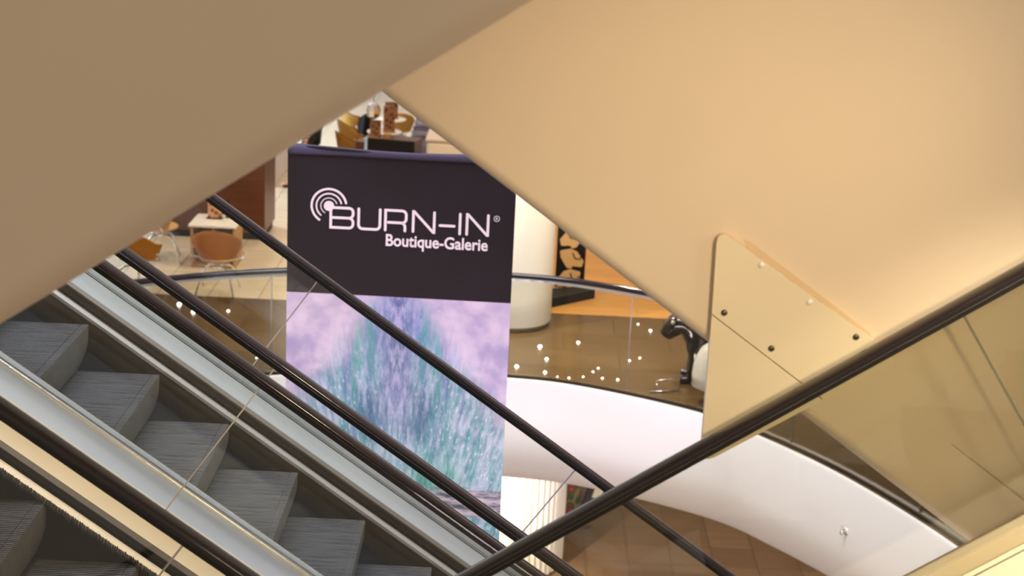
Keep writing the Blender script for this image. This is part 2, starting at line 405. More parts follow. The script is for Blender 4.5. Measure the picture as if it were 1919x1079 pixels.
# triangular head guard screwed to it where the rising handrail passes
def zl(z): return z - 4.294
bm = bmesh.new(); poly_plate(bm, [(.645, zl(4.233), .03), (.650, zl(3.949)), (1.037, zl(3.677)), (1.262, zl(3.820), .012), (1.186, zl(3.882))], -.030, -.004)
gp = from_bm('guard_plate', bm, 'plate', sr); tag(gp, 'upper guard plate with screws')
bm = bmesh.new(); poly_plate(bm, [(.650, zl(3.945)), (.652, zl(3.424), .035), (1.037, zl(3.673))], -.030, -.004)
gl = from_bm('guard_plate', bm, 'plate', sr); tag(gl, 'lower guard plate')
for (x, z, m) in [(.795, 4.12, 'white_gloss'), (.96, 4.005, 'white_gloss'), (.689, 3.955, 'screw_dark'), (.852, 3.842, 'screw_dark'), (1.122, 3.895, 'screw_dark')]:
    bm = bmesh.new(); lathe(bm, [(.0105, 0), (.0105, .003), (.007, .006), (.002, .0065)], 16)
    bmesh.ops.rotate(bm, verts=bm.verts, cent=(0, 0, 0), matrix=Matrix.Rotation(PI / 2, 3, 'X'))
    bmesh.ops.translate(bm, verts=bm.verts, vec=(x, -.029, zl(z)))
    s_ = from_bm('screw', bm, m, gp, True)
    tag(s_, 'white capped screw' if m == 'white_gloss' else 'dark screw')
bm = bmesh.new(); poly_plate(bm, [(.735, zl(4.196)), (.76, zl(4.186)), (.99, zl(4.028)), (1.17, zl(3.905)), (1.185, zl(3.880)), (.96, zl(4.022)), (.75, zl(4.163))], -.0015, .001)
MAT['tape'] = plain('yellowed_tape', (.70, .52, .34), .35, var=.08)
from_bm('sealing_tape', bm, 'tape', sr)

# ------------------------------------------------------------------ banner
BX0, BX1, BZ1, BZ0, BZM = -1.757, -.004, 3.052, -.70, 1.905
BW = BX1 - BX0; BCX = (BX0 + BX1) / 2
ban = empty('banner', (BCX, 12.0, BZM), 'tall hanging banner, navy above a teal wave picture', 'banner')
def sheet(zt, zb, nx, nz, fn, th=.004):
    bm = bmesh.new(); g = []
    for j in range(nz + 1):
        z = zt + (zb - zt) * j / nz
        g.append([bm.verts.new((-BW / 2 + BW * i / nx, fn(i / nx, z), z + (0 if j else .035 * (abs(i / nx - .5) * 2) ** 2 * (zt > .5)))) for i in range(nx + 1)])
    for j in range(nz):
        for i in range(nx): bm.faces.new((g[j][i], g[j][i + 1], g[j + 1][i + 1], g[j + 1][i]))
    r = bmesh.ops.extrude_face_region(bm, geom=bm.faces[:]); bmesh.ops.translate(bm, verts=[v for v in r['geom'] if isinstance(v, bmesh.types.BMVert)], vec=(0, th, 0))
    return bm
def drape(u, z):
    k = max(0, (z - .55)) / .6
    return .012 * math.sin(u * 3.1 + 1) + .010 * k * math.sin(u * 9 + z * 5) * math.exp(-((u - .2) * 2.2) ** 2) * 1.4
from_bm('cloth', sheet(BZ1 - BZM, 0, 40, 24, drape), 'navy', ban, True).data.set_sharp_from_angle(angle=math.radians(40))
from_bm('hem', sheet(BZ1 - BZM + .004, BZ1 - BZM - .050, 30, 3, lambda u, z: drape(u, z) - .006 - .008 * math.sin(PI * min(1, max(0, (z - 1.09) / .06)))), 'navy_hem', ban, True)
bm = bmesh.new(); tube(bm, [(-BW / 2 - .03, .012, 1.165), (0, .012, 1.128), (BW / 2 + .03, .012, 1.165)], .008)
from_bm('hanging_rod', bm, 'railmetal', ban, True)

def wave_print():
    t = NT('wave_print'); v, x, y, z = t.coord('Object')
    u = t.math('ABSOLUTE', x); d = t.math('MULTIPLY', z, -1.0)            # d: metres below the top of the picture
    clouds = t.noise(t.comb(t.math('MULTIPLY', u, 1.6), t.math('MULTIPLY', d, 1.6), 3.1), 2.2, 5, .55)
    col = t.mix(t.ramp(clouds, .36, .66), (.32, .26, .49), (.61, .49, .67))
    pink = t.ramp(t.noise(t.comb(u, d, 7.7), 1.6, 2), .45, .7)
    col = t.mix(t.math('MULTIPLY', pink, .5), col, (.55, .41, .62))
    # fan shaped streaks
    fan = t.math('DIVIDE', t.math('MULTIPLY', u, 3.0), t.math('SUBTRACT', 4.3, d))
    s5 = t.noise(t.comb(t.math('MULTIPLY', u, 5.0), t.math('MULTIPLY', d, 3.0), 8.8), 1.0, 6, .7)
    s1 = t.noise(t.comb(t.math('ADD', t.math('MULTIPLY', fan, 26), t.math('MULTIPLY', s5, 1.2)), t.math('MULTIPLY', d, 3.6), .4), 1.0, 8, .74)
    s2 = t.noise(t.comb(t.math('MULTIPLY', fan, 17), t.math('MULTIPLY', d, 1.7), 9.3), 1.0, 4, .6)
    s3 = t.noise(t.comb(t.math('MULTIPLY', fan, 75), t.math('MULTIPLY', d, 16.0), 2.0), 1.0, 4, .7)
    s4 = t.noise(t.comb(t.math('MULTIPLY', fan, 9), t.math('MULTIPLY', d, 1.2), 4.7), 1.0, 6, .7)
    # outline of the wave
    edge = t.math('ADD', .17, t.math('MULTIPLY', t.math('POWER', t.math('MAXIMUM', d, .001), .85), .72))
    edge = t.math('ADD', edge, t.math('MULTIPLY', t.math('SUBTRACT', t.math('ADD', t.math('MULTIPLY', s2, .35), t.math('MULTIPLY', s5, .65)), .5), .75))
    inside = t.ramp(t.math('SUBTRACT', edge, u), -.14, .24)
    teal = t.mix(t.ramp(d, .1, 1.4), (.09, .14, .36), (.012, .14, .24))
    teal = t.mix(t.ramp(s2, .35, .62), teal, (.03, .24, .28))
    foam = t.mix(t.ramp(d, 0, 1.2), (.33, .34, .60), (.40, .46, .65))
    water = t.mix(t.ramp(t.math('ADD', t.math('ADD', t.math('MULTIPLY', s1, .45), t.math('MULTIPLY', s5, .3)), t.math('MULTIPLY', s4, .25)), .44, .60), teal, foam)
    water = t.mix(t.math('MULTIPLY', t.ramp(s3, .56, .66), t.ramp(d, .3, 1.0)), water, (.70, .66, .78))
    # green toe of the wave
    green = t.math('MULTIPLY', t.ramp(d, 1.15, 1.55), t.ramp(t.math('ABSOLUTE', t.math('SUBTRACT', u, .33)), .36, .08))
    water = t.mix(t.math('MULTIPLY', green, .75), water, t.mix(t.ramp(s1, .4, .6), (.01, .16, .13), (.09, .36, .30)))
    deep = t.math('MULTIPLY', t.ramp(t.math('ABSOLUTE', t.math('SUBTRACT', d, .98)), .38, .05), t.ramp(t.math('ABSOLUTE', t.math('SUBTRACT', u, .16)), .30, .05))
    water = t.mix(t.math('MULTIPLY', deep, .72), water, t.mix(t.ramp(s1, .42, .62), (.008, .065, .16), (.20, .28, .48)))
    col = t.mix(t.math('MULTIPLY', inside, .93), col, water)
    # violet spine
    spine = t.math('MULTIPLY', t.ramp(u, .16, .02), t.ramp(d, 1.15, .7))
    sn = t.noise(t.comb(t.math('MULTIPLY', u, 26), t.math('MULTIPLY', d, 7), 5.0), 1.0, 4, .65)
    col = t.mix(t.math('MULTIPLY', spine, .85), col, t.mix(t.ramp(sn, .38, .64), (.075, .085, .27), (.36, .33, .58)))
    # rocks
    rn = t.noise(t.comb(t.math('MULTIPLY', u, 5), t.math('MULTIPLY', d, 26), 1.0), 1.0, 5, .65)
    band = t.math('MULTIPLY', t.ramp(t.math('ABSOLUTE', t.math('SUBTRACT', d, 1.70)), .16, .07), t.ramp(u, .18, .42))
    col = t.mix(t.math('MULTIPLY', band, .9), col, t.mix(t.ramp(rn, .40, .58), (.035, .025, .06), (.42, .34, .44)))
    t.set(Base_Color=col, Roughness=.7)
    return t.m
MAT['wave'] = wave_print()
from_bm('wave_picture', sheet(0, BZ0 - BZM, 30, 40, drape, .0015), 'wave', ban, True).data.set_sharp_from_angle(angle=math.radians(40))

# lettering: rounded strokes of 2 cm on the cloth
def stroke(bm, pts, wd, y=-.0135, th=.006):
    """flat stroke with round ends along a polyline in the banner plane"""
    pts = [Vector((p[0], p[1])) for p in pts]; L, Rr = [], []
    n = len(pts); closed = (pts[0] - pts[-1]).length < 1e-5
    for i, p in enumerate(pts):
        if closed: a, b = pts[(i - 1) % (n - 1)], pts[(i + 1) % (n - 1)] if i < n - 1 else pts[1]
        else: a, b = pts[max(i - 1, 0)], pts[min(i + 1, n - 1)]
        d1 = (p - a).normalized() if (p - a).length > 1e-6 else (b - p).normalized()
        d2 = (b - p).normalized() if (b - p).length > 1e-6 else d1
        nrm = Vector((-(d1.y + d2.y), d1.x + d2.x)).normalized(); k = 1 / max(.45, nrm.dot(Vector((-d1.y, d1.x))))
        L.append(p + nrm * wd / 2 * k); Rr.append(p - nrm * wd / 2 * k)
    yy = lambda q: drape(q.x / BW + .5, q.y) - .0015
    out = L[:]
    if not closed:
        d = (pts[-1] - pts[-2]).normalized(); a0 = math.atan2(d.x, -d.y) + PI
        nn = Vector((-d.y, d.x))
        out += [pts[-1] + (nn * math.cos(t) + d * math.sin(t)) * wd / 2 for t in [PI * k / 6 for k in range(1, 6)]]
    out += Rr[::-1]
    if not closed:
        d = (pts[0] - pts[1]).normalized(); nn = Vector((-d.y, d.x))
        out += [pts[0] + (nn * math.cos(t) + d * math.sin(t)) * wd / 2 for t in [PI * k / 6 for k in range(1, 6)]]
    m = len(L)
    if closed:
        lv = [bm.verts.new((q.x, yy(q), q.y)) for q in L]; rv = [bm.verts.new((q.x, yy(q), q.y)) for q in Rr]
        for i in range(m - 1): bm.faces.new((lv[i], lv[i + 1], rv[i + 1], rv[i]))
        return
    lv = [bm.verts.new((q.x, yy(q), q.y)) for q in L]; rv = [bm.verts.new((q.x, yy(q), q.y)) for q in Rr]
    for i in range(m - 1): bm.faces.new((lv[i], lv[i + 1], rv[i + 1], rv[i]))
    d = (pts[-1] - pts[-2]).normalized(); nn = Vector((-d.y, d.x))
    cap = [pts[-1] + (nn * math.cos(t) + d * math.sin(t)) * wd / 2 for t in [PI * k / 6 for k in range(1, 6)]]
    bm.faces.new([lv[-1]] + [bm.verts.new((q.x, yy(q), q.y)) for q in cap] + [rv[-1]])
    d = (pts[0] - pts[1]).normalized(); nn = Vector((-d.y, d.x))
    cap = [pts[0] + (nn * math.cos(t) + d * math.sin(t)) * wd / 2 for t in [PI * k / 6 for k in range(1, 6)]]
    bm.faces.new([rv[0]] + [bm.verts.new((q.x, yy(q), q.y)) for q in cap] + [lv[0]])
def thicken(bm, th=.0012):
    r = bmesh.ops.extrude_face_region(bm, geom=bm.faces[:]); bmesh.ops.translate(bm, verts=[v for v in r['geom'] if isinstance(v, bmesh.types.BMVert)], vec=(0, -th, 0))
def arc(cx, cz, r, a0, a1, n=10): return [(cx + r * math.cos(math.radians(a0 + (a1 - a0) * k / n)), cz + r * math.sin(math.radians(a0 + (a1 - a0) * k / n))) for k in range(n + 1)]
LB, LT, SW = .535, .692, .0205            # baseline and cap line of the big word, stroke width
LM = (LB + LT) / 2; r_ = .032
LX = lambda k: k - BCX                     # world x to banner x
bm = bmesh.new()
def B(x, wd):
    stroke(bm, [(x, LM), (x + wd - r_, LM)] + arc(x + wd - r_, LM - r_, r_, 90, 0, 6) + arc(x + wd - r_, LB + r_, r_, 0, -90, 6) + [(x, LB), (x, LT), (x + wd - r_, LT)] + arc(x + wd - r_, LT - r_, r_, 90, 0, 6) + arc(x + wd - r_, LM + r_, r_, 0, -90, 6), SW)
def Ul(x, wd): stroke(bm, [(x, LT)] + arc(x + r_, LB + r_, r_, 180, 270, 6) + arc(x + wd - r_, LB + r_, r_, 270, 360, 6) + [(x + wd, LT)], SW)
def Rl(x, wd):
    m = LB + .062
    stroke(bm, [(x, LB), (x, LT), (x + wd - r_, LT)] + arc(x + wd - r_, LT - r_, r_, 90, 0, 6) + arc(x + wd - r_, m + r_, r_, 0, -90, 6) + [(x + .022, m)], SW)
    stroke(bm, [(x + wd - r_ - .01, m)] + arc(x + wd - r_ - .008, m - r_, r_, 90, 0, 6) + [(x + wd - .008, LB)], SW)
def Nl(x, wd): stroke(bm, [(x, LB), (x, LT), (x + .006, LT), (x + wd - .006, LB), (x + wd, LB), (x + wd, LT)], SW)
G = dict(B=(-1.422, .172), U=(-1.207, .165), R=(-1.000, .155), N=(-.785, .165), D=(-.580, .112), I=(-.427, 0), N2=(-.370, .165))
B(LX(G['B'][0]), .172); Ul(LX(G['U'][0]), .165); Rl(LX(G['R'][0]), .160); Nl(LX(G['N'][0]), .162)
stroke(bm, [(LX(-.578), LM - .02), (LX(-.468), LM - .02)], SW)
stroke(bm, [(LX(-.424), LB), (LX(-.424), LT)], SW); Nl(LX(-.370), .162)
thicken(bm); from_bm('lettering', bm, 'print_white', ban)
bm = bmesh.new(); ccx, ccz = LX(-1.437), .703
stroke(bm, arc(ccx, ccz, .1335, 12, 237, 40), .017); stroke(bm, arc(ccx, ccz, .097, 14, 230, 34), .012); stroke(bm, arc(ccx, ccz, .063, 20, 240, 28), .007)
q = [Vector(p) for p in arc(ccx, ccz, .040, 0, 360, 28)[:-1]]
bm.faces.new([bm.verts.new((p.x, drape(p.x / BW + .5, p.y) - .0012, p.y)) for p in q])
thicken(bm); from_bm('logo', bm, 'print_white', ban)
bm = bmesh.new(); stroke(bm, arc(LX(-.143), .670, .0215, 0, 360, 24), .0042); thicken(bm)
from_bm('registered_ring', bm, 'print_white', ban)
def text(name, body, x0, x1, zb, height, mat, parent, bold=0.0):
    cu = bpy.data.curves.new(name, 'FONT'); cu.body = body; cu.size = 1; cu.offset = bold; cu.resolution_u = 4; cu.extrude = .0
    o = bpy.data.objects.new(name, cu); C.objects.link(o)
    dg = bpy.context.evaluated_depsgraph_get(); me = bpy.data.meshes.new_from_object(o.evaluated_get(dg))
    bpy.data.objects.remove(o); bpy.data.curves.remove(cu)
    xs = [v.co.x for v in me.vertices]; sx = (x1 - x0) / (max(xs) - min(xs)); mx = min(xs)
    for v in me.vertices:
        X = x0 + (v.co.x - mx) * sx; Z = zb + v.co.y * height / .70
        v.co = (X, drape(X / BW + .5, Z) - .0025, Z)
    me.name = name
    return link(name, me, mat, parent)
text('subtitle', 'Boutique-Galerie', LX(-.993), LX(-.203), .412, .092, 'print_white', ban, .022)
text('registered_letter', 'R', LX(-.150), LX(-.133), .660, .020, 'print_white', ban, .01)

# ------------------------------------------------------------------ balcony around the atrium
ctrl = [(-5.9, 5.0), (-5.9, 8.0), (-5.8, 10.5), (-5.4, 12.4), (-4.6, 13.9), (-3.55, 14.86), (-2.4, 15.46), (-1.2, 15.72), (.02, 15.74), (.82, 15.56), (1.91, 14.97), (2.46, 14.36), (2.98, 13.62), (3.43, 12.76), (3.78, 11.9), (4.08, 10.8), (4.25, 9.4), (4.3, 8.0), (4.3, 5.0)]
def spline(P, sub=6):
    out = []
    for i in range(len(P) - 1):
        p0, p1, p2, p3 = [Vector(P[max(0, min(len(P) - 1, i + k))]) for k in (-1, 0, 1, 2)]
        for j in range(sub):
            t = j / sub
            out.append(.5 * ((2 * p1) + (p2 - p0) * t + (2 * p0 - 5 * p1 + 4 * p2 - p3) * t * t + (3 * p1 - p0 - 3 * p2 + p3) * t ** 3))
    out.append(Vector(P[-1])); return out
EDGE = spline(ctrl)
def normal(i):
    d = EDGE[min(i + 1, len(EDGE) - 1)] - EDGE[max(i - 1, 0)]; d.normalize(); return Vector((-d.y, d.x))    # away from the void
def sweep(bm, prof, i0=0, i1=None, closed=True):
    i1 = len(EDGE) - 1 if i1 is None else i1; rings = []
    for i in range(i0, i1 + 1):
        n = normal(i); rings.append([bm.verts.new((EDGE[i].x + n.x * o, EDGE[i].y + n.y * o, z)) for (o, z) in prof])
    m = len(prof)
    for a, b in zip(rings, rings[1:]):
        for k in range(m if closed else m - 1): bm.faces.new((a[k], a[(k + 1) % m], b[(k + 1) % m], b[k]))
    if closed: bm.faces.new(rings[0][::-1]); bm.faces.new(rings[-1])
def structure(o, label, cat='room'):
    tag(o, label, cat, kind='structure'); return o
# fascia with a rounded belly
prof = [(.02, .0), (-.02, .0), (-.03, -.02), (-.03, -.60)] + [(-.03 + .78 * (1 - math.cos(a)), -.60 - .74 * math.sin(a)) for a in [PI / 2 * k / 14 for k in range(1, 15)]] + [(1.4, -1.34), (1.4, -.125), (.02, -.125)]
bm = bmesh.new(); sweep(bm, prof)
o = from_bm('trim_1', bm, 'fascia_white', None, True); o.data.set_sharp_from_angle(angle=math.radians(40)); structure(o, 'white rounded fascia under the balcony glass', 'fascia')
# floors
def slab(name, pts, mat, label, top, th=.12):
    bm = bmesh.new(); f = [bm.verts.new((x, y, top)) for x, y in pts]; g = [bm.verts.new((x, y, top - th)) for x, y in pts]
    bm.faces.new(f); bm.faces.new(g[::-1])
    for i in range(len(f)): bm.faces.new((f[i], g[i], g[(i + 1) % len(f)], f[(i + 1) % len(f)]))
    bmesh.ops.triangulate(bm, faces=[q for q in bm.faces if len(q.verts) > 4])
    o = from_bm(name, bm, mat); return structure(o, label, 'floor')
YB = 18.2
off = [(EDGE[i].x + normal(i).x * .02, EDGE[i].y + normal(i).y * .02) for i in range(len(EDGE))]
def ring(name, z0, z1, ymax, mat, label, cat):
    """floor or ceiling around the void: strip from the rounded edge out to a rectangle"""
    bm = bmesh.new(); A = []
    for (x, y) in off:
        dx, dy = x + .8, max(y - 5.0, .0); k = min(11.2 / abs(dx) if abs(dx) > 1e-6 else 1e9, (ymax - 5.0) / dy if dy > 1e-6 else 1e9)
        ox, oy = -.8 + dx * k, 5.0 + dy * k
        A.append([bm.verts.new(p) for p in ((x, y, z0), (ox, oy, z0), (ox, oy, z1), (x, y, z1))])
    for a, b in zip(A, A[1:]):
        for k in range(4): bm.faces.new((a[k], a[(k + 1) % 4], b[(k + 1) % 4], b[k]))
    bm.faces.new(A[0][::-1]); bm.faces.new(A[-1])
    return structure(from_bm(name, bm, mat), label, cat)
ring('floor', -.12, .0, YB, 'floor_brown', 'brown tiled floor behind the balcony glass', 'floor')
slab('floor', [(-12, YB), (-1.0, YB), (-1.0, 36), (-12, 36)], 'floor_cream', 'cream tiled floor of the cafe', .0)
slab('floor', [(-1.0, YB), (12, YB), (12, 36), (-1.0, 36)], 'floor_wood', 'honey coloured board floor behind the white column', .0)
slab('floor', [(-16, 3), (16, 3), (16, 40), (-16, 40)], 'floor_low', 'brown slate floor of the storey below', -4.2)

# balustrade along the edge
bal = empty('balustrade', (0, 15.74, 0), 'curved glass balustrade with dark handrail along the balcony', 'balustrade')
def bsweep(name, prof, mat, i0=0, i1=None, smooth=False):
    bm = bmesh.new(); sweep(bm, prof, i0, i1); bmesh.ops.translate(bm, verts=bm.verts, vec=(0, -15.74, 0))
    return from_bm(name, bm, mat, bal, smooth)
hr = bsweep('handrail', [(.07 + .034 * math.cos(a), 1.09 + .030 * math.sin(a)) for a in [2 * PI * k / 14 for k in range(14)]], 'rubber', smooth=True)
bsweep('handrail_profile', [(.057, 1.035), (.083, 1.035), (.083, 1.075), (.057, 1.075)], 'moulding')
bsweep('glass_shoe', [(.056, .0), (.084, .0), (.084, .018), (.056, .018)], 'railmetal')
def near_i(x): return min(range(len(EDGE)), key=lambda i: abs(EDGE[i].x - x) + (0 if EDGE[i].y > 11 else 50))
cuts = [0, 14, 24, near_i(-2.32), near_i(-.6), near_i(1.16), near_i(2.60), near_i(3.50), 92, len(EDGE) - 1]
cuts = sorted(set(cuts))
for a, b in zip(cuts, cuts[1:]):
    bsweep('glass_panel', [(.064, .03), (.076, .03), (.076, 1.05), (.064, 1.05)], 'glass_balcony', a, b)
for i in cuts[1:-1]:
    n = normal(i); p = EDGE[i] + n * .07
    bm = bmesh.new(); box(bm, (p.x, p.y - 15.74, .54), (.010, .018, 1.0)); from_bm('glass_joint', bm, 'glass_edge_dark', bal)

# ceiling of the cafe storey with its recessed lamps, floor edge above
ceil = ring('ceiling', 3.4, 3.9, 36.0, 'white', 'white ceiling over the cafe', 'ceiling')
LAMPS = [(-5.4, 19.4, .05), (-3.4, 19.8, .05), (-1.4, 19.2, .05), (-.6, 16.75, .05), (.75, 16.7, .05), (2.4, 17.6, .05), (1.3, 19.9, .05), (3.6, 19.6, .05), (-5.4, 22.8, .05), (-2.9, 22.8, .05), (-.2, 23.0, .05), (1.9, 22.6, .05), (-3.8, 26.4, .05), (-.3, 26.9, .05), (-3.2, 30.0, .05), (-.8, 30.6, .05), (4.6, 15.2, .05), (-5.0, 16.4, .05)]
bm0 = bmesh.new(); lathe(bm0, [(.075, -.001), (.075, -.012), (.058, -.012), (.058, -.001)], 20, cap=False)
RING = bpy.data.meshes.new('downlight'); bm0.to_mesh(RING); bm0.free(); RING.materials.append(MAT['white'])
for (x, y, r) in LAMPS:
    d = bpy.data.objects.new('downlight', RING); C.objects.link(d); d.parent = ceil; d.location = (x, y, 3.4)
    light('downlight_bulb', 'SPOT', (x, y, 3.36), 450 if abs(x) < .8 and y < 17 else 115, (1.0, .90, .74) if abs(x) < .8 and y < 17 else (1.0, .80, .55), (x, y, 0), spot_size=math.radians(150), spot_blend=1.0, shadow_soft_size=r)  # the stronger pair by the column is added to brighten it
# glowing discs on the brown floor, standing in for reflected light spots
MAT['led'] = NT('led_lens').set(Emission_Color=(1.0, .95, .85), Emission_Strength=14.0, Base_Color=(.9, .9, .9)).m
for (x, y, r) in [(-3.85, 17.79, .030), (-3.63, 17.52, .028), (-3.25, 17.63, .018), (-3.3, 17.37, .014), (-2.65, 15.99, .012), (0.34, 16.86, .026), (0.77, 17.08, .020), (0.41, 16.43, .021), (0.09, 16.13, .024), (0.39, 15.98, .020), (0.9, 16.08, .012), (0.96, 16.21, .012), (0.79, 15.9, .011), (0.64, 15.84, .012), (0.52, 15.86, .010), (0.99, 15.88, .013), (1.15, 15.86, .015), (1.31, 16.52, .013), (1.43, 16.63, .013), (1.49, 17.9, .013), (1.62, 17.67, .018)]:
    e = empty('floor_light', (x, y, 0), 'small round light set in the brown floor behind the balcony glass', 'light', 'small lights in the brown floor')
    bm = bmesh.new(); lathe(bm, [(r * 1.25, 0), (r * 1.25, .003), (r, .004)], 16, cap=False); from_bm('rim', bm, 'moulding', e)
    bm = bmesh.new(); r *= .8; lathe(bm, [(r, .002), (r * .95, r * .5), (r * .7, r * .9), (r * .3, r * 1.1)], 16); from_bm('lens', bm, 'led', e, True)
# back wall
bm = bmesh.new(); box(bm, (0, 34.1, 1.7), (24, .2, 3.4)); structure(from_bm('wall_back', bm, 'wall'), 'beige wall at the far end of the cafe', 'wall')

# ------------------------------------------------------------------ cafe furniture
def shell_chair_parts(name_label, mat):
    """bucket armchair on a swivel pedestal with four splayed legs; seat faces +Y"""
    bm = bmesh.new(); rows = []
    N = 22
    for j in range(9):
        v = j / 8
        row = []
        for i in range(N + 1):
            a = math.radians(-118 + 236 * i / N)                        # 0 = back, +-118 = front of the arms
            back = math.cos(a / 2) ** 2
            top = .64 + .20 * max(0, math.cos(a)) ** 1.0 if abs(a) < PI / 2 else .64 - .05 * (abs(a) - PI / 2)
            z = .42 + (top - .42) * v
            rx = (.20 + .10 * v ** .6); ry = (.20 + .09 * v ** .7)
            row.append(bm.verts.new((rx * math.sin(a), -ry * math.cos(a), z)))
        rows.append(row)
    for j in range(8):
        for i in range(N): bm.faces.new((rows[j][i], rows[j][i + 1], rows[j + 1][i + 1], rows[j + 1][i]))
    r = bmesh.ops.solidify(bm, geom=bm.faces[:], thickness=.018)
    back = bm
    bs = bmesh.new(); lathe(bs, [(.02, .395), (.16, .40), (.215, .42), (.225, .445), (.20, .462), (.10, .455), (.02, .452)], 28)
    bl = bmesh.new(); lathe(bl, [(.05, .30), (.06, .33), (.05, .40)], 16)
    bf = bmesh.new(); a = PI / 4; c = math.cos(a)
    tube(bf, [(.03 * c, .03 * c, .34), (.17 * c, .17 * c, .32), (.25 * c, .25 * c, .25), (.33 * c, .33 * c, .0)], .013, 8)
    ba = bmesh.new()
    tube(ba, [(.16, .04, .41), (.33, .03, .44), (.325, -.03, .54)], .010, 8)
    return back, bs, bl, bf, ba
def me_of(bm, mat, name):
    bmesh.ops.recalc_face_normals(bm, faces=bm.faces[:]); me = bpy.data.meshes.new(name); bm.to_mesh(me); bm.free(); me.materials.append(MAT[mat])
    for p in me.polygons: p.use_smooth = True
    return me
bk, bs, bl, bf, ba = shell_chair_parts('', '')
CH = [('backrest', me_of(bk, 'shell', 'backrest')), ('seat', me_of(bs, 'shell_lt', 'seat')), ('pedestal', me_of(bl, 'chrome', 'pedestal')), ('leg', me_of(bf, 'chrome', 'leg')), ('arm_bracket', me_of(ba, 'chrome', 'arm_bracket'))]
def chair(x, y, rz, label, sc=1.0):
    e = empty('shell_chair', (x, y, 0), label, 'chair', 'tan bucket chairs in the cafe'); e.rotation_euler = (0, 0, rz); e.scale = (sc,) * 3
    for n, me in CH:
        o = bpy.data.objects.new(n, me); C.objects.link(o); o.parent = e
    for k in (1, 2, 3):
        o = bpy.data.objects.new('leg', CH[3][1]); C.objects.link(o); o.parent = e; o.rotation_euler = (0, 0, k * PI / 2)
    o = bpy.data.objects.new('arm_bracket', CH[-1][1]); C.objects.link(o); o.parent = e; o.scale = (-1, 1, 1)
    return e
chair(-3.52, 18.42, .0, 'tan bucket chair with its back to the balcony, in front of the white table', .97)
chair(-4.42, 18.22, -.55, 'orange tan bucket chair left of the white table, half cut by the beige edge')
chair(-4.50, 19.75, -1.35, 'tan bucket chair beside the dark wood cabinet, furthest left of the white table')
chair(-2.76, 26.25, -1.3, 'middle of three orange chairs along the round tables', .95)
chair(-2.66, 25.15, -1.3, 'orange chair nearest the black screen, frontmost of three', .95)
chair(-2.86, 27.45, -1.3, 'orange chair furthest back of three, beside the dark coat', .95)
chair(-2.10, 27.75, .15, 'orange chair behind the far round table, beside the grey armchairs', .85)

def menu_mat(name, base, dot):
    t = NT(name); v, x, y, z = t.coord('Object')
    vo = t.add('ShaderNodeTexVoronoi'); t.put(vo.inputs['Vector'], v); vo.inputs['Scale'].default_value = 14
    t.set(Base_Color=t.mix(t.ramp(vo.outputs[0], .42, .30), base, dot), Roughness=.5); return t.m
MAT['menu'] = menu_mat('spotted_card', (.72, .38, .18), (.20, .05, .03))
MAT['menu_dark'] = menu_mat('brown_spotted_card', (.36, .17, .07), (.14, .04, .02))

# white table with an open wooden body
tb = empty('cafe_table', (-3.78, 19.72, 0), 'square white topped table with open wooden body, by the dark cabinet', 'table')
bm = bmesh.new(); box(bm, (0, 0, .545), (.60, .62, .03), .006); from_bm('tabletop', bm, 'white_gloss', tb)
bm = bmesh.new(); box(bm, (-.265, 0, .27), (.03, .54, .52)); box(bm, (.265, 0, .27), (.03, .54, .52)); box(bm, (0, -.02, .40), (.03, .46, .26)); box(bm, (0, .255, .27), (.50, .03, .52)); box(bm, (0, -.02, .27), (.50, .50, .03)); box(bm, (0, 0, .02), (.50, .50, .03))
from_bm('open_body', bm, 'wood_light', tb)
ms = empty('menu_stand', (-3.82, 19.80, .561), 'peach spotted card stand on the white table', 'menu stand')
bm = bmesh.new(); box(bm, (0, 0, .12), (.17, .05, .24), .004, Matrix.Rotation(.2, 3, 'Z')); from_bm('card', bm, 'menu', ms)
bm = bmesh.new(); box(bm, (0, 0, .007), (.20, .10, .014), .003); from_bm('foot', bm, 'railmetal', ms)
bt = empty('bottle', (-3.665, 19.88, .561), 'dark bottle beside the peach card stand', 'bottle')
bm = bmesh.new(); lathe(bm, [(.028, 0), (.034, .01), (.034, .13), (.013, .18), (.012, .23)], 18); from_bm('body', bm, 'black', bt, True)
bm = bmesh.new(); lathe(bm, [(.0348, .03), (.0348, .08)], 18, cap=False); from_bm('paper_label', bm, 'shell_lt', bt, True)
# dark cabinet
cb = empty('cabinet', (-4.15, 20.95, 0), 'large dark walnut cabinet block behind the white table', 'cabinet')
bm = bmesh.new(); box(bm, (0, .45, 1.05), (1.56, .9, 1.9), .004); from_bm('body', bm, 'walnut', cb)
bm = bmesh.new(); box(bm, (0, .46, .05), (1.50, .84, .10)); from_bm('plinth', bm, 'black', cb)
# pale partition beyond the cabinet
pt = empty('partition', (-3.82, 25.6, 0), 'pale glass partition standing behind the dark cabinet', 'partition')
bm = bmesh.new(); box(bm, (0, 0, .95), (.10, 2.4, 1.9), .01); from_bm('panel', bm, 'white', pt)
bm = bmesh.new(); box(bm, (0, -1.24, .95), (.12, .05, 1.92)); from_bm('post', bm, 'moulding', pt)

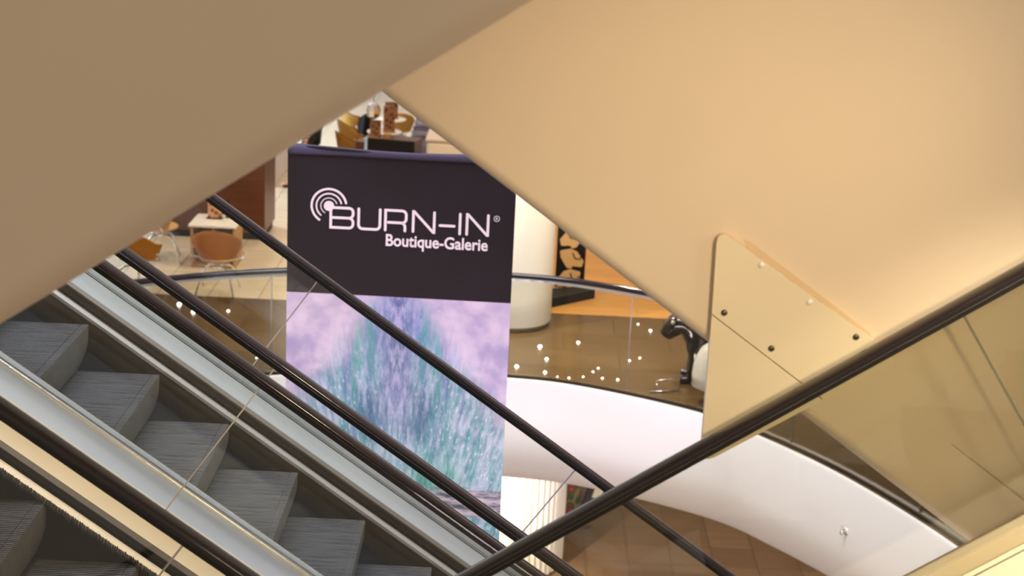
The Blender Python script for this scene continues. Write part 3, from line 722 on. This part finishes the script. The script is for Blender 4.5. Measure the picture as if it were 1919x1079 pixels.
# round tables with menu panels
def round_table(x, y, label):
    e = empty('round_table', (x, y, 0), label, 'table', 'round white cafe tables')
    bm = bmesh.new(); lathe(bm, [(.25, .715), (.275, .72), (.285, .735), (.275, .75), (.05, .752)], 36); from_bm('tabletop', bm, 'white_gloss', e, True)
    bm = bmesh.new(); tube(bm, [(0, 0, .02), (0, 0, .72)], .035, 14); from_bm('pedestal', bm, 'chrome', e, True)
    bm = bmesh.new(); lathe(bm, [(.24, 0), (.24, .012), (.05, .03)], 28); from_bm('foot', bm, 'chrome', e, True)
    return e
round_table(-2.18, 25.52, 'round white table nearest the black screen')
round_table(-2.20, 26.72, 'round white table behind the first one, below the chrome lamp')
def menu_panel(x, y, z, w_, h_, rz, label):
    e = empty('menu_board', (x, y, z), label, 'menu board'); e.rotation_euler = (0, 0, rz)
    bm = bmesh.new(); box(bm, (0, 0, h_ / 2 + .02), (w_, .05, h_), .004); from_bm('card', bm, 'menu_dark', e)
    bm = bmesh.new(); box(bm, (0, 0, .012), (w_ * 1.1, .14, .024), .003); from_bm('foot', bm, 'wood_light', e)
menu_panel(-2.10, 25.42, .752, .18, .40, .15, 'tall brown spotted panel on the front round table')
menu_panel(-2.235, 24.55, .80, .165, .27, -.15, 'short brown spotted panel on the counter, behind the black board')
menu_panel(-2.17, 26.70, .752, .22, .26, .1, 'brown spotted panel on the rear round table')
bm = bmesh.new(); box(bm, (-2.04, 24.46, .80 + .05), (.12, .10, .10), .006); tag(from_bm('card_box', bm, 'wood_light'), 'small pale wooden box on the counter behind the black board', 'box')
# black screen board on a brown counter
sc_ = empty('counter', (-1.97, 24.1, 0), 'brown counter with a black front board, just above the banner', 'counter'); sc_.rotation_euler = (0, 0, -.2)
bm = bmesh.new(); box(bm, (-.13, .42, .40), (.86, .75, .80), .01); from_bm('body', bm, 'walnut', sc_)
bm = bmesh.new(); box(bm, (.02, .0, .45), (.74, .05, .86), .006); from_bm('front_board', bm, 'black', sc_)
bm = bmesh.new(); box(bm, (-.375, .0, .45), (.045, .055, .86), .006); MAT['bluewhite'] = plain('pale_blue_edge', (.45, .62, .9), .3); from_bm('edge_strip', bm, 'bluewhite', sc_)  # pale blue colour stands in for blue light on the board's edge
# grey armchairs in a row
def armchair(x, y, label, sc=1.0):
    e = empty('tub_armchair', (x, y, 0), label, 'armchair', 'grey armchairs along the wall'); e.scale = (sc,) * 3
    bm = bmesh.new(); rows = []
    for j in range(7):
        v = j / 6; row = []
        for i in range(25):
            a = math.radians(-130 + 260 * i / 24); z = .12 + .62 * v
            rr = .30 + .04 * v
            row.append(bm.verts.new((rr * math.cos(a), rr * math.sin(a), z)))
        rows.append(row)
    for j in range(6):
        for i in range(24): bm.faces.new((rows[j][i], rows[j][i + 1], rows[j + 1][i + 1], rows[j + 1][i]))
    bmesh.ops.solidify(bm, geom=bm.faces[:], thickness=-.08); from_bm('back', bm, 'grey_fabric', e, True)
    bm = bmesh.new(); lathe(bm, [(.05, .12), (.25, .12), (.26, .38), (.22, .43), (.03, .44)], 24); from_bm('seat', bm, 'grey_fabric', e, True)
    for sx, sy in ((1, 1), (1, -1), (-1, 1), (-1, -1)):
        bm = bmesh.new(); tube(bm, [(sx * .18, sy * .18, 0), (sx * .18, sy * .18, .13)], .018, 8); from_bm('leg', bm, 'black', e, True)
armchair(-1.60, 25.72, 'grey tub armchair nearest the cream counter', .82)
armchair(-1.64, 26.75, 'grey tub armchair, second of the row', .8)
armchair(-1.66, 27.8, 'grey tub armchair, third of the row', .8)
armchair(-1.66, 28.85, 'grey tub armchair at the far end of the row', .8)
# cream counter and wall pieces at the right of the gap
cc = empty('cream_counter', (-.65, 24.75, 0), 'low cream rounded counter above the banner top, right end', 'counter')
bm = bmesh.new(); poly = []
box(bm, (0, 0, .42), (1.55, .9, .84), .05); from_bm('body', bm, 'cream', cc, False)
bm = bmesh.new(); box(bm, (0, 0, .86), (1.58, .93, .04), .01); from_bm('worktop', bm, 'wall', cc)
bm = bmesh.new(); box(bm, (.2, 28.4, 1.0), (3.0, .2, 2.0)); structure(from_bm('wall_right', bm, 'wall'), 'beige wall piece behind the cream counter', 'wall')
# chrome pendant
ch = empty('pendant_lamp', (-2.27, 24.5, 3.4), 'small chrome basket lamp hanging over the round tables', 'lamp')
bm = bmesh.new(); lathe(bm, [(.015, -2.02), (.085, -2.06), (.115, -2.14), (.10, -2.24), (.05, -2.28)], 9); 
fcs = from_bm('chrome_shade', bm, 'chrome', ch)
bm = bmesh.new(); tube(bm, [(0, 0, -2.03), (0, 0, 0)], .006, 6); from_bm('cord', bm, 'black', ch)
# dark coat over the far chair
bm = bmesh.new(); rows = []
for j in range(9):
    v = j / 8; z = .92 - .72 * v; row = []
    for i in range(15):
        u = i / 14 - .5; row.append(bm.verts.new((u * (.30 + .16 * v), .05 * math.sin(u * 14 + v * 2) * (.3 + v) - .10 * math.cos(u * 5), z + .05 * math.cos(u * 6))))
    rows.append(row)
for j in range(8):
    for i in range(14): bm.faces.new((rows[j][i], rows[j][i + 1], rows[j + 1][i + 1], rows[j + 1][i]))
bmesh.ops.solidify(bm, geom=bm.faces[:], thickness=.03)
o = from_bm('coat', bm, 'cloth_black', None, True); o.location = (-2.60, 27.0, -.185); tag(o, 'dark coat hanging between the orange chairs and the chrome lamp', 'coat')

# ------------------------------------------------------------------ white column, artwork, sculpture
col = empty('column', (-.01, 17.78, 0), 'round white column behind the balcony rail, right of the banner', 'column')
bm = bmesh.new(); lathe(bm, [(.470, .055), (.476, .07), (.476, 3.39)], 56); o = from_bm('shaft', bm, 'column_white', col, True); o.data.set_sharp_from_angle(angle=math.radians(40))
bm = bmesh.new(); lathe(bm, [(.455, .0), (.455, .07)], 48); from_bm('base_ring', bm, 'olive', col, True)
ap = empty('art_screen', (.74, 18.95, 0), 'black and tan patterned screen standing beside the white column', 'screen')
ap.rotation_euler = (0, 0, .0)
bm = bmesh.new(); box(bm, (-.03, .25, .85), (.36, .04, 1.6)); from_bm('panel', bm, 'black', ap)
def blob(cx, cz, pts, k=1.0):
    bm = bmesh.new(); poly_plate(bm, [(cx + x * k, cz + z * k, .025) for x, z in pts], .222, .231); return bm
shape = [(-.15, -.02), (-.06, .10), (.02, .13), (.15, .10), (.14, .02), (.06, -.11), (.0, -.13), (-.01, -.09), (-.13, -.10)]
for k, (cx, cz, s_) in enumerate([(-.05, .16, 1), (-.02, .42, 1), (-.03, .68, 1.02), (-.02, .94, 1), (-.03, 1.20, 1), (-.02, 1.44, .9)]):
    pts = shape if k % 2 == 0 else [(-x, z) for x, z in shape][::-1]
    from_bm('tan_shape', blob(cx, cz, pts), 'shell_lt', ap)
for cx, cz in ((.03, .20), (.05, .46), (-.02, .72)):
    bm = bmesh.new(); tube(bm, [(cx - .06, .219, cz + .04), (cx - .03, .219, cz - .03), (cx + .03, .219, cz - .04), (cx + .05, .219, cz + .01)], .008, 6); from_bm('line_mark', bm, 'black', ap)
bm = bmesh.new(); 
v0 = [(-.36, -.62), (.28, -.02), (.28, .18), (-.36, -.10)]
f = [bm.verts.new((x, y, .0)) for x, y in v0]; g = [bm.verts.new((x, y, .11)) for x, y in v0]
bm.faces.new(f); bm.faces.new(g)
for i in range(4): bm.faces.new((f[i], f[(i + 1) % 4], g[(i + 1) % 4], g[i]))
from_bm('base', bm, 'black', ap)

def skin(name, verts, edges, radii, mat, parent, sub=2, root=0):
    me = bpy.data.meshes.new(name); me.from_pydata(verts, edges, [])
    o = bpy.data.objects.new(name, me); C.objects.link(o)
    o.modifiers.new('s', 'SKIN'); sub_ = o.modifiers.new('u', 'SUBSURF'); sub_.levels = sub; sub_.render_levels = sub
    for i, v in enumerate(me.skin_vertices[0].data):
        r = radii[i]; v.radius = (r, r) if not isinstance(r, tuple) else r
        v.use_root = (i == root)
    o.modifiers['s'].use_smooth_shade = True
    dg = bpy.context.evaluated_depsgraph_get(); m2 = bpy.data.meshes.new_from_object(o.evaluated_get(dg))
    bpy.data.objects.remove(o); bpy.data.meshes.remove(me); m2.name = name
    m2.materials.clear()
    return link(name, m2, mat, parent, True)
# sitting black animal, muzzle to the left
an = empty('animal_sculpture', (1.88, 15.98, 0), 'glossy black animal sculpture behind the balcony glass, muzzle pointing left', 'sculpture')
V = [(.22, 0, .28), (.14, 0, .42), (.06, 0, .54), (-.08, 0, .635), (-.17, 0, .60), (-.25, -.01, .50), (-.275, -.01, .465),
     (.06, -.11, .30), (.04, -.12, .16), (.02, -.12, .05), (-.10, -.12, .035),
     (.08, .11, .30), (.06, .12, .16), (.04, .12, .05), (-.06, .12, .035),
     (.36, 0, .16), (.22, -.18, .10), (.10, -.19, .04), (.22, .18, .10), (.10, .19, .04)]
E_ = [(0, 1), (1, 2), (2, 3), (3, 4), (4, 5), (5, 6), (1, 7), (7, 8), (8, 9), (9, 10), (1, 11), (11, 12), (12, 13), (13, 14), (0, 15), (15, 16), (16, 17), (15, 18), (18, 19)]
Rd = [.18, .17, .14, .145, .135, .085, .070, .075, .058, .05, .042, .075, .058, .05, .042, .20, .09, .045, .09, .045]
skin('body', V, E_, Rd, 'black_gloss', an, 2, 0)
for s in (-1, 1):
    bm = bmesh.new(); bmesh.ops.create_uvsphere(bm, u_segments=14, v_segments=9, radius=.026); bmesh.ops.translate(bm, verts=bm.verts, vec=(-.20, s * .115 - .01, .655)); from_bm('eye', bm, 'olive', an, True)
    bm = bmesh.new(); bmesh.ops.create_uvsphere(bm, u_segments=12, v_segments=8, radius=.06); bmesh.ops.scale(bm, vec=(.7, .35, 1.1), verts=bm.verts); bmesh.ops.translate(bm, verts=bm.verts, vec=(-.03, s * .14, .74)); from_bm('ear', bm, 'black_gloss', an, True)
# pendant dome shades
def pendant(x, y, zr, r, h, label, mat):
    e = empty('dome_lamp', (x, y, 3.4), label, 'lamp shade'); b = zr - 3.4
    pr = [(r, b), (r * 1.02, b + h * .25), (r * .95, b + h * .55), (r * .72, b + h * .82), (r * .35, b + h * .97), (.03, b + h)]
    bm = bmesh.new(); lathe(bm, pr, 40, cap=False); bmesh.ops.solidify(bm, geom=bm.faces[:], thickness=.008); from_bm('shade', bm, mat, e, True)
    bm = bmesh.new(); bmesh.ops.create_uvsphere(bm, u_segments=16, v_segments=10, radius=.05); bmesh.ops.translate(bm, verts=bm.verts, vec=(0, 0, b + h * .45)); from_bm('bulb', bm, 'white_gloss', e, True)
    bm = bmesh.new(); tube(bm, [(0, 0, b + h - .01), (0, 0, 0)], .006, 6); from_bm('cord', bm, 'black', e)
    bm = bmesh.new(); lathe(bm, [(r * 1.0, b - .004), (r * 1.012, b + .006)], 40, cap=False); bmesh.ops.solidify(bm, geom=bm.faces[:], thickness=.012); from_bm('rim', bm, 'white', e, True)
    return e
pendant(2.09, 15.30, .19, .235, .46, 'white dome lamp shade hanging beside the black animal', 'white_gloss')
pf = empty('pouf', (3.97, 12.46, 0), 'cream rounded pouf behind the balcony glass at lower right', 'pouf'); pf.scale = (.78,) * 3
bm = bmesh.new(); lathe(bm, [(.27, .0), (.295, .006), (.312, .03), (.325, .12), (.315, .28), (.27, .38), (.18, .42), (.04, .43)], 40); from_bm('cushion', bm, 'cream', pf, True)
bm = bmesh.new(); lathe(bm, [(.316, .26), (.326, .27), (.316, .28)], 40, cap=False); from_bm('piping', bm, 'white', pf, True)
st = empty('rod_stand', (1.66, 15.52, 0), 'low chrome rod frame on the floor in front of the black animal', 'stand')
bm = bmesh.new(); tube(bm, [(-.14, 0, 0), (-.13, 0, .13), (.10, .05, .15), (.10, .05, .0)], .010, 8); tube(bm, [(-.20, -.02, .012), (.12, .08, .012)], .010, 8); from_bm('rods', bm, 'chrome', st, True)

# sprinkler on the fascia
ii = min(range(len(EDGE)), key=lambda i: (EDGE[i] - Vector((3.10, 13.4))).length)
nn = normal(ii); fp = EDGE[ii] - nn * .03
sp = empty('sprinkler_head', (fp.x, fp.y, -.47), 'small metal sprinkler head on the white fascia, lower right', 'sprinkler')
sp.rotation_euler = Vector((-nn.x, -nn.y, 0)).to_track_quat('Z', 'Y').to_euler()
bm = bmesh.new(); lathe(bm, [(.034, -.01), (.036, .006), (.03, .012), (.014, .014)], 24); from_bm('escutcheon', bm, 'moulding', sp, True)
bm = bmesh.new(); lathe(bm, [(.013, .01), (.013, .05), (.022, .052), (.022, .058), (.006, .064)], 16); from_bm('nozzle', bm, 'chrome', sp, True)

# ------------------------------------------------------------------ storey below
fw = empty('ribbed_drum', (-.13, 20.4, -4.2), 'white ribbed round wall standing below the balcony, behind the crossing handrails', 'drum wall')
bm = bmesh.new(); n = 64; ring0, ring1 = [], []
for k in range(n * 2):
    a = 2 * PI * k / (n * 2); rr = 1.0 + (.014 if k % 2 else -.014)
    ring0.append(bm.verts.new((rr * math.cos(a), rr * math.sin(a), .05))); ring1.append(bm.verts.new((rr * math.cos(a), rr * math.sin(a), 2.85)))
for k in range(n * 2): bm.faces.new((ring0[k], ring0[(k + 1) % (n * 2)], ring1[(k + 1) % (n * 2)], ring1[k]))
bm.faces.new(ring0[::-1]); bm.faces.new(ring1); from_bm('ribbed_skin', bm, 'white', fw)
bm = bmesh.new(); lathe(bm, [(.97, 0), (.97, .06)], 60); from_bm('plinth', bm, 'wood_light', fw)

# ------------------------------------------------------------------ people, mostly hidden
def hand(parent, p, d, side):
    """palm with four bent fingers and a thumb, hanging along d from the wrist p"""
    p = Vector(p); d = Vector(d).normalized(); a = d.cross(Vector((0, 1, 0))).normalized()
    V = [p, p + d * .045, p + d * .085]; E_ = [(0, 1), (1, 2)]; Rd = [(.022, .016), (.036, .016), (.038, .014)]
    for k in range(4):
        q = p + d * .085 + a * (-.027 + .018 * k); L = (.062, .072, .068, .052)[k]; i = len(V)
        V += [q + d * .01, q + d * L * .55, q + d * L + Vector((0, -side * .02, 0))]; E_ += [(2, i), (i, i + 1), (i + 1, i + 2)]; Rd += [.0095, .009, .0075]
    i = len(V); V += [p + d * .035 - a * .035, p + d * .075 - a * .055]; E_ += [(1, i), (i, i + 1)]; Rd += [.011, .009]
    return skin('hand', [tuple(v) for v in V], E_, Rd, 'skin', parent, 1, 0)
def person(loc, rz, label, legs, arms, coat, lower, hem):
    e = empty('person', loc, label, 'person'); e.rotation_euler = (0, 0, rz)
    # body: pelvis, spine, neck, head, legs, arms in one skin
    V = [(0, 0, .95), (0, 0, 1.15), (0, 0, 1.36), (.0, 0, 1.49), (-.01, 0, 1.56), (-.02, 0, 1.64), (-.015, 0, 1.71)]
    E_ = [(i, i + 1) for i in range(6)]; Rd = [(.12, .15), (.11, .14), (.12, .16), .055, .07, (.085, .075), .05]
    LJ, AJ = [], []
    for chain in legs:
        i = len(V); V += chain; LJ.append(i); E_ += [(0, i)] + [(i + k, i + k + 1) for k in range(len(chain) - 1)]; Rd += [.085, .058, .042, .032][:len(chain)]
    for chain in arms:
        i = len(V); V += chain; AJ.append(i); E_ += [(2, i)] + [(i + k, i + k + 1) for k in range(len(chain) - 1)]; Rd += [.06, .042, .028][:len(chain)]
    body = skin('body', V, E_, Rd, 'skin', e, 1, 0)
    for k, ch in enumerate(arms): hand(e, ch[-1], Vector(ch[-1]) - Vector(ch[-2]), 1 if k else -1)
    # face and hair
    bm = bmesh.new(); tube(bm, [(-.095, 0, 1.655), (-.125, 0, 1.625)], .012, 8, .017); from_bm('nose', bm, 'skin', e, True)
    for s in (-1, 1):
        bm = bmesh.new(); bmesh.ops.create_uvsphere(bm, u_segments=10, v_segments=6, radius=.012); bmesh.ops.translate(bm, verts=bm.verts, vec=(-.098, s * .033, 1.655)); from_bm('eye', bm, 'black', e, True)
        bm = bmesh.new(); bmesh.ops.create_uvsphere(bm, u_segments=10, v_segments=6, radius=.03); bmesh.ops.scale(bm, vec=(.7, .4, 1), verts=bm.verts); bmesh.ops.translate(bm, verts=bm.verts, vec=(.0, s * .085, 1.64)); from_bm('ear', bm, 'skin', e, True)
    bm = bmesh.new(); tube(bm, [(-.100, -.025, 1.588), (-.106, 0, 1.586), (-.100, .025, 1.588)], .006, 6); MAT.setdefault('lip', plain('lips', (.4, .12, .1), .5)); from_bm('mouth', bm, 'lip', e, True)
    bm = bmesh.new(); bmesh.ops.create_uvsphere(bm, u_segments=20, v_segments=14, radius=.108); bmesh.ops.scale(bm, vec=(1, .92, 1.15), verts=bm.verts); bmesh.ops.translate(bm, verts=bm.verts, vec=(.015, 0, 1.675))
    bmesh.ops.delete(bm, geom=[v for v in bm.verts if v.co.x < -.055 and v.co.z < 1.715], context='VERTS'); from_bm('hair', bm, 'hair', e, True)
    # clothes
    cv = [(0, 0, hem), (0, 0, 1.15), (0, 0, 1.36), (0, 0, 1.475)]; ce = [(0, 1), (1, 2), (2, 3)]; cr = [(.155, .19), (.14, .17), (.145, .185), .075]
    for ch in arms:
        i = len(cv); w_ = Vector(ch[-1]) * .9 + Vector(ch[-2]) * .1; cv += [ch[0], ch[1], tuple(w_)]; ce += [(2, i), (i, i + 1), (i + 1, i + 2)]; cr += [.078, .060, .046]
    skin('coat', cv, ce, cr, coat, e, 1, 0)
    if lower == 'trousers':
        tv = [(0, 0, .97)]; te = []; tr = [(.14, .165)]
        for ch in legs:
            i = len(tv); tv += ch[:3]; te += [(0, i), (i, i + 1), (i + 1, i + 2)]; tr += [.10, .075, .060]
        skin('trousers', tv, te, tr, 'cloth_black', e, 1, 0)
    else:
        bm = bmesh.new(); lathe(bm, [(.15, 1.0), (.17, .85), (.20, .5), (.235, .10)], 32, cap=False); bmesh.ops.solidify(bm, geom=bm.faces[:], thickness=.006); from_bm('skirt', bm, lower, e, True)
    for ch in legs:
        a, t = Vector(ch[2]), Vector(ch[3]); d = (t - a)
        skin('shoe', [tuple(a + Vector((.04, 0, -.03))), tuple(a + d * .5 + Vector((0, 0, -.015))), tuple(t)], [(0, 1), (1, 2)], [.042, .042, .034], 'cloth_black', e, 1, 0)
    return e
person((-3.17, 24.1, .01), 0, 'person in black walking left behind the banner, one shoe showing at its left edge',
       [[(0, -.09, .90), (-.17, -.09, .50), (-.30, -.09, .13), (-.44, -.09, .09)], [(0, .09, .90), (.06, .09, .48), (.28, .09, .14), (.18, .09, .04)]],
       [[(0, -.20, 1.42), (.08, -.25, 1.14), (-.02, -.26, .88)], [(0, .20, 1.42), (-.12, .25, 1.15), (-.26, .25, .93)]], 'cloth_black', 'trousers', .82)
def floral():
    t = NT('floral_cloth'); v, x, y, z = t.coord('Object')
    vo = t.add('ShaderNodeTexVoronoi'); t.put(vo.inputs['Vector'], v); vo.inputs['Scale'].default_value = 7.5
    n = t.noise(v, 20, 3)
    d = t.math('ADD', vo.outputs[0], t.math('MULTIPLY', t.math('SUBTRACT', n, .5), .3))
    col = t.mix(t.ramp(d, .46, .40), (.05, .20, .03), (.60, .05, .035)); col = t.mix(t.ramp(d, .22, .12), col, (.75, .25, .18)); col = t.mix(t.ramp(d, .60, .66), col, (.55, .35, .15))
    t.set(Base_Color=col, Roughness=.8); return t.m
MAT['floral'] = floral()
person((.96, 21.7, -4.2), PI / 2, 'person in long red and green floral skirt beside the white ribbed wall, storey below',
       [[(0, -.09, .90), (0, -.09, .50), (.02, -.10, .09), (-.13, -.10, .04)], [(0, .09, .90), (.0, .09, .50), (.02, .10, .09), (-.13, .10, .04)]],
       [[(0, -.20, 1.42), (.04, -.24, 1.14), (-.02, -.24, .90)], [(0, .20, 1.42), (.04, .25, 1.14), (-.04, .29, .90)]], 'cloth_black', 'floral', .80)
tb_ = empty('tote_bag', (1.36, 21.50, -3.9), 'black bag with a white panel held beside the floral skirt', 'bag')
bm = bmesh.new(); box(bm, (0, 0, .22), (.30, .12, .44), .03, Matrix.Rotation(.25, 3, 'Y')); from_bm('body', bm, 'cloth_black', tb_)
bm = bmesh.new(); box(bm, (.03, -.064, .30), (.13, .012, .24), .005, Matrix.Rotation(.25, 3, 'Y')); from_bm('panel', bm, 'cream', tb_)
bm = bmesh.new(); tube(bm, [(-.02, 0, .40), (-.0, 0, .56), (.04, 0, .60), (.09, 0, .56), (.12, 0, .42)], .010, 8); from_bm('handle', bm, 'cloth_black', tb_, True)
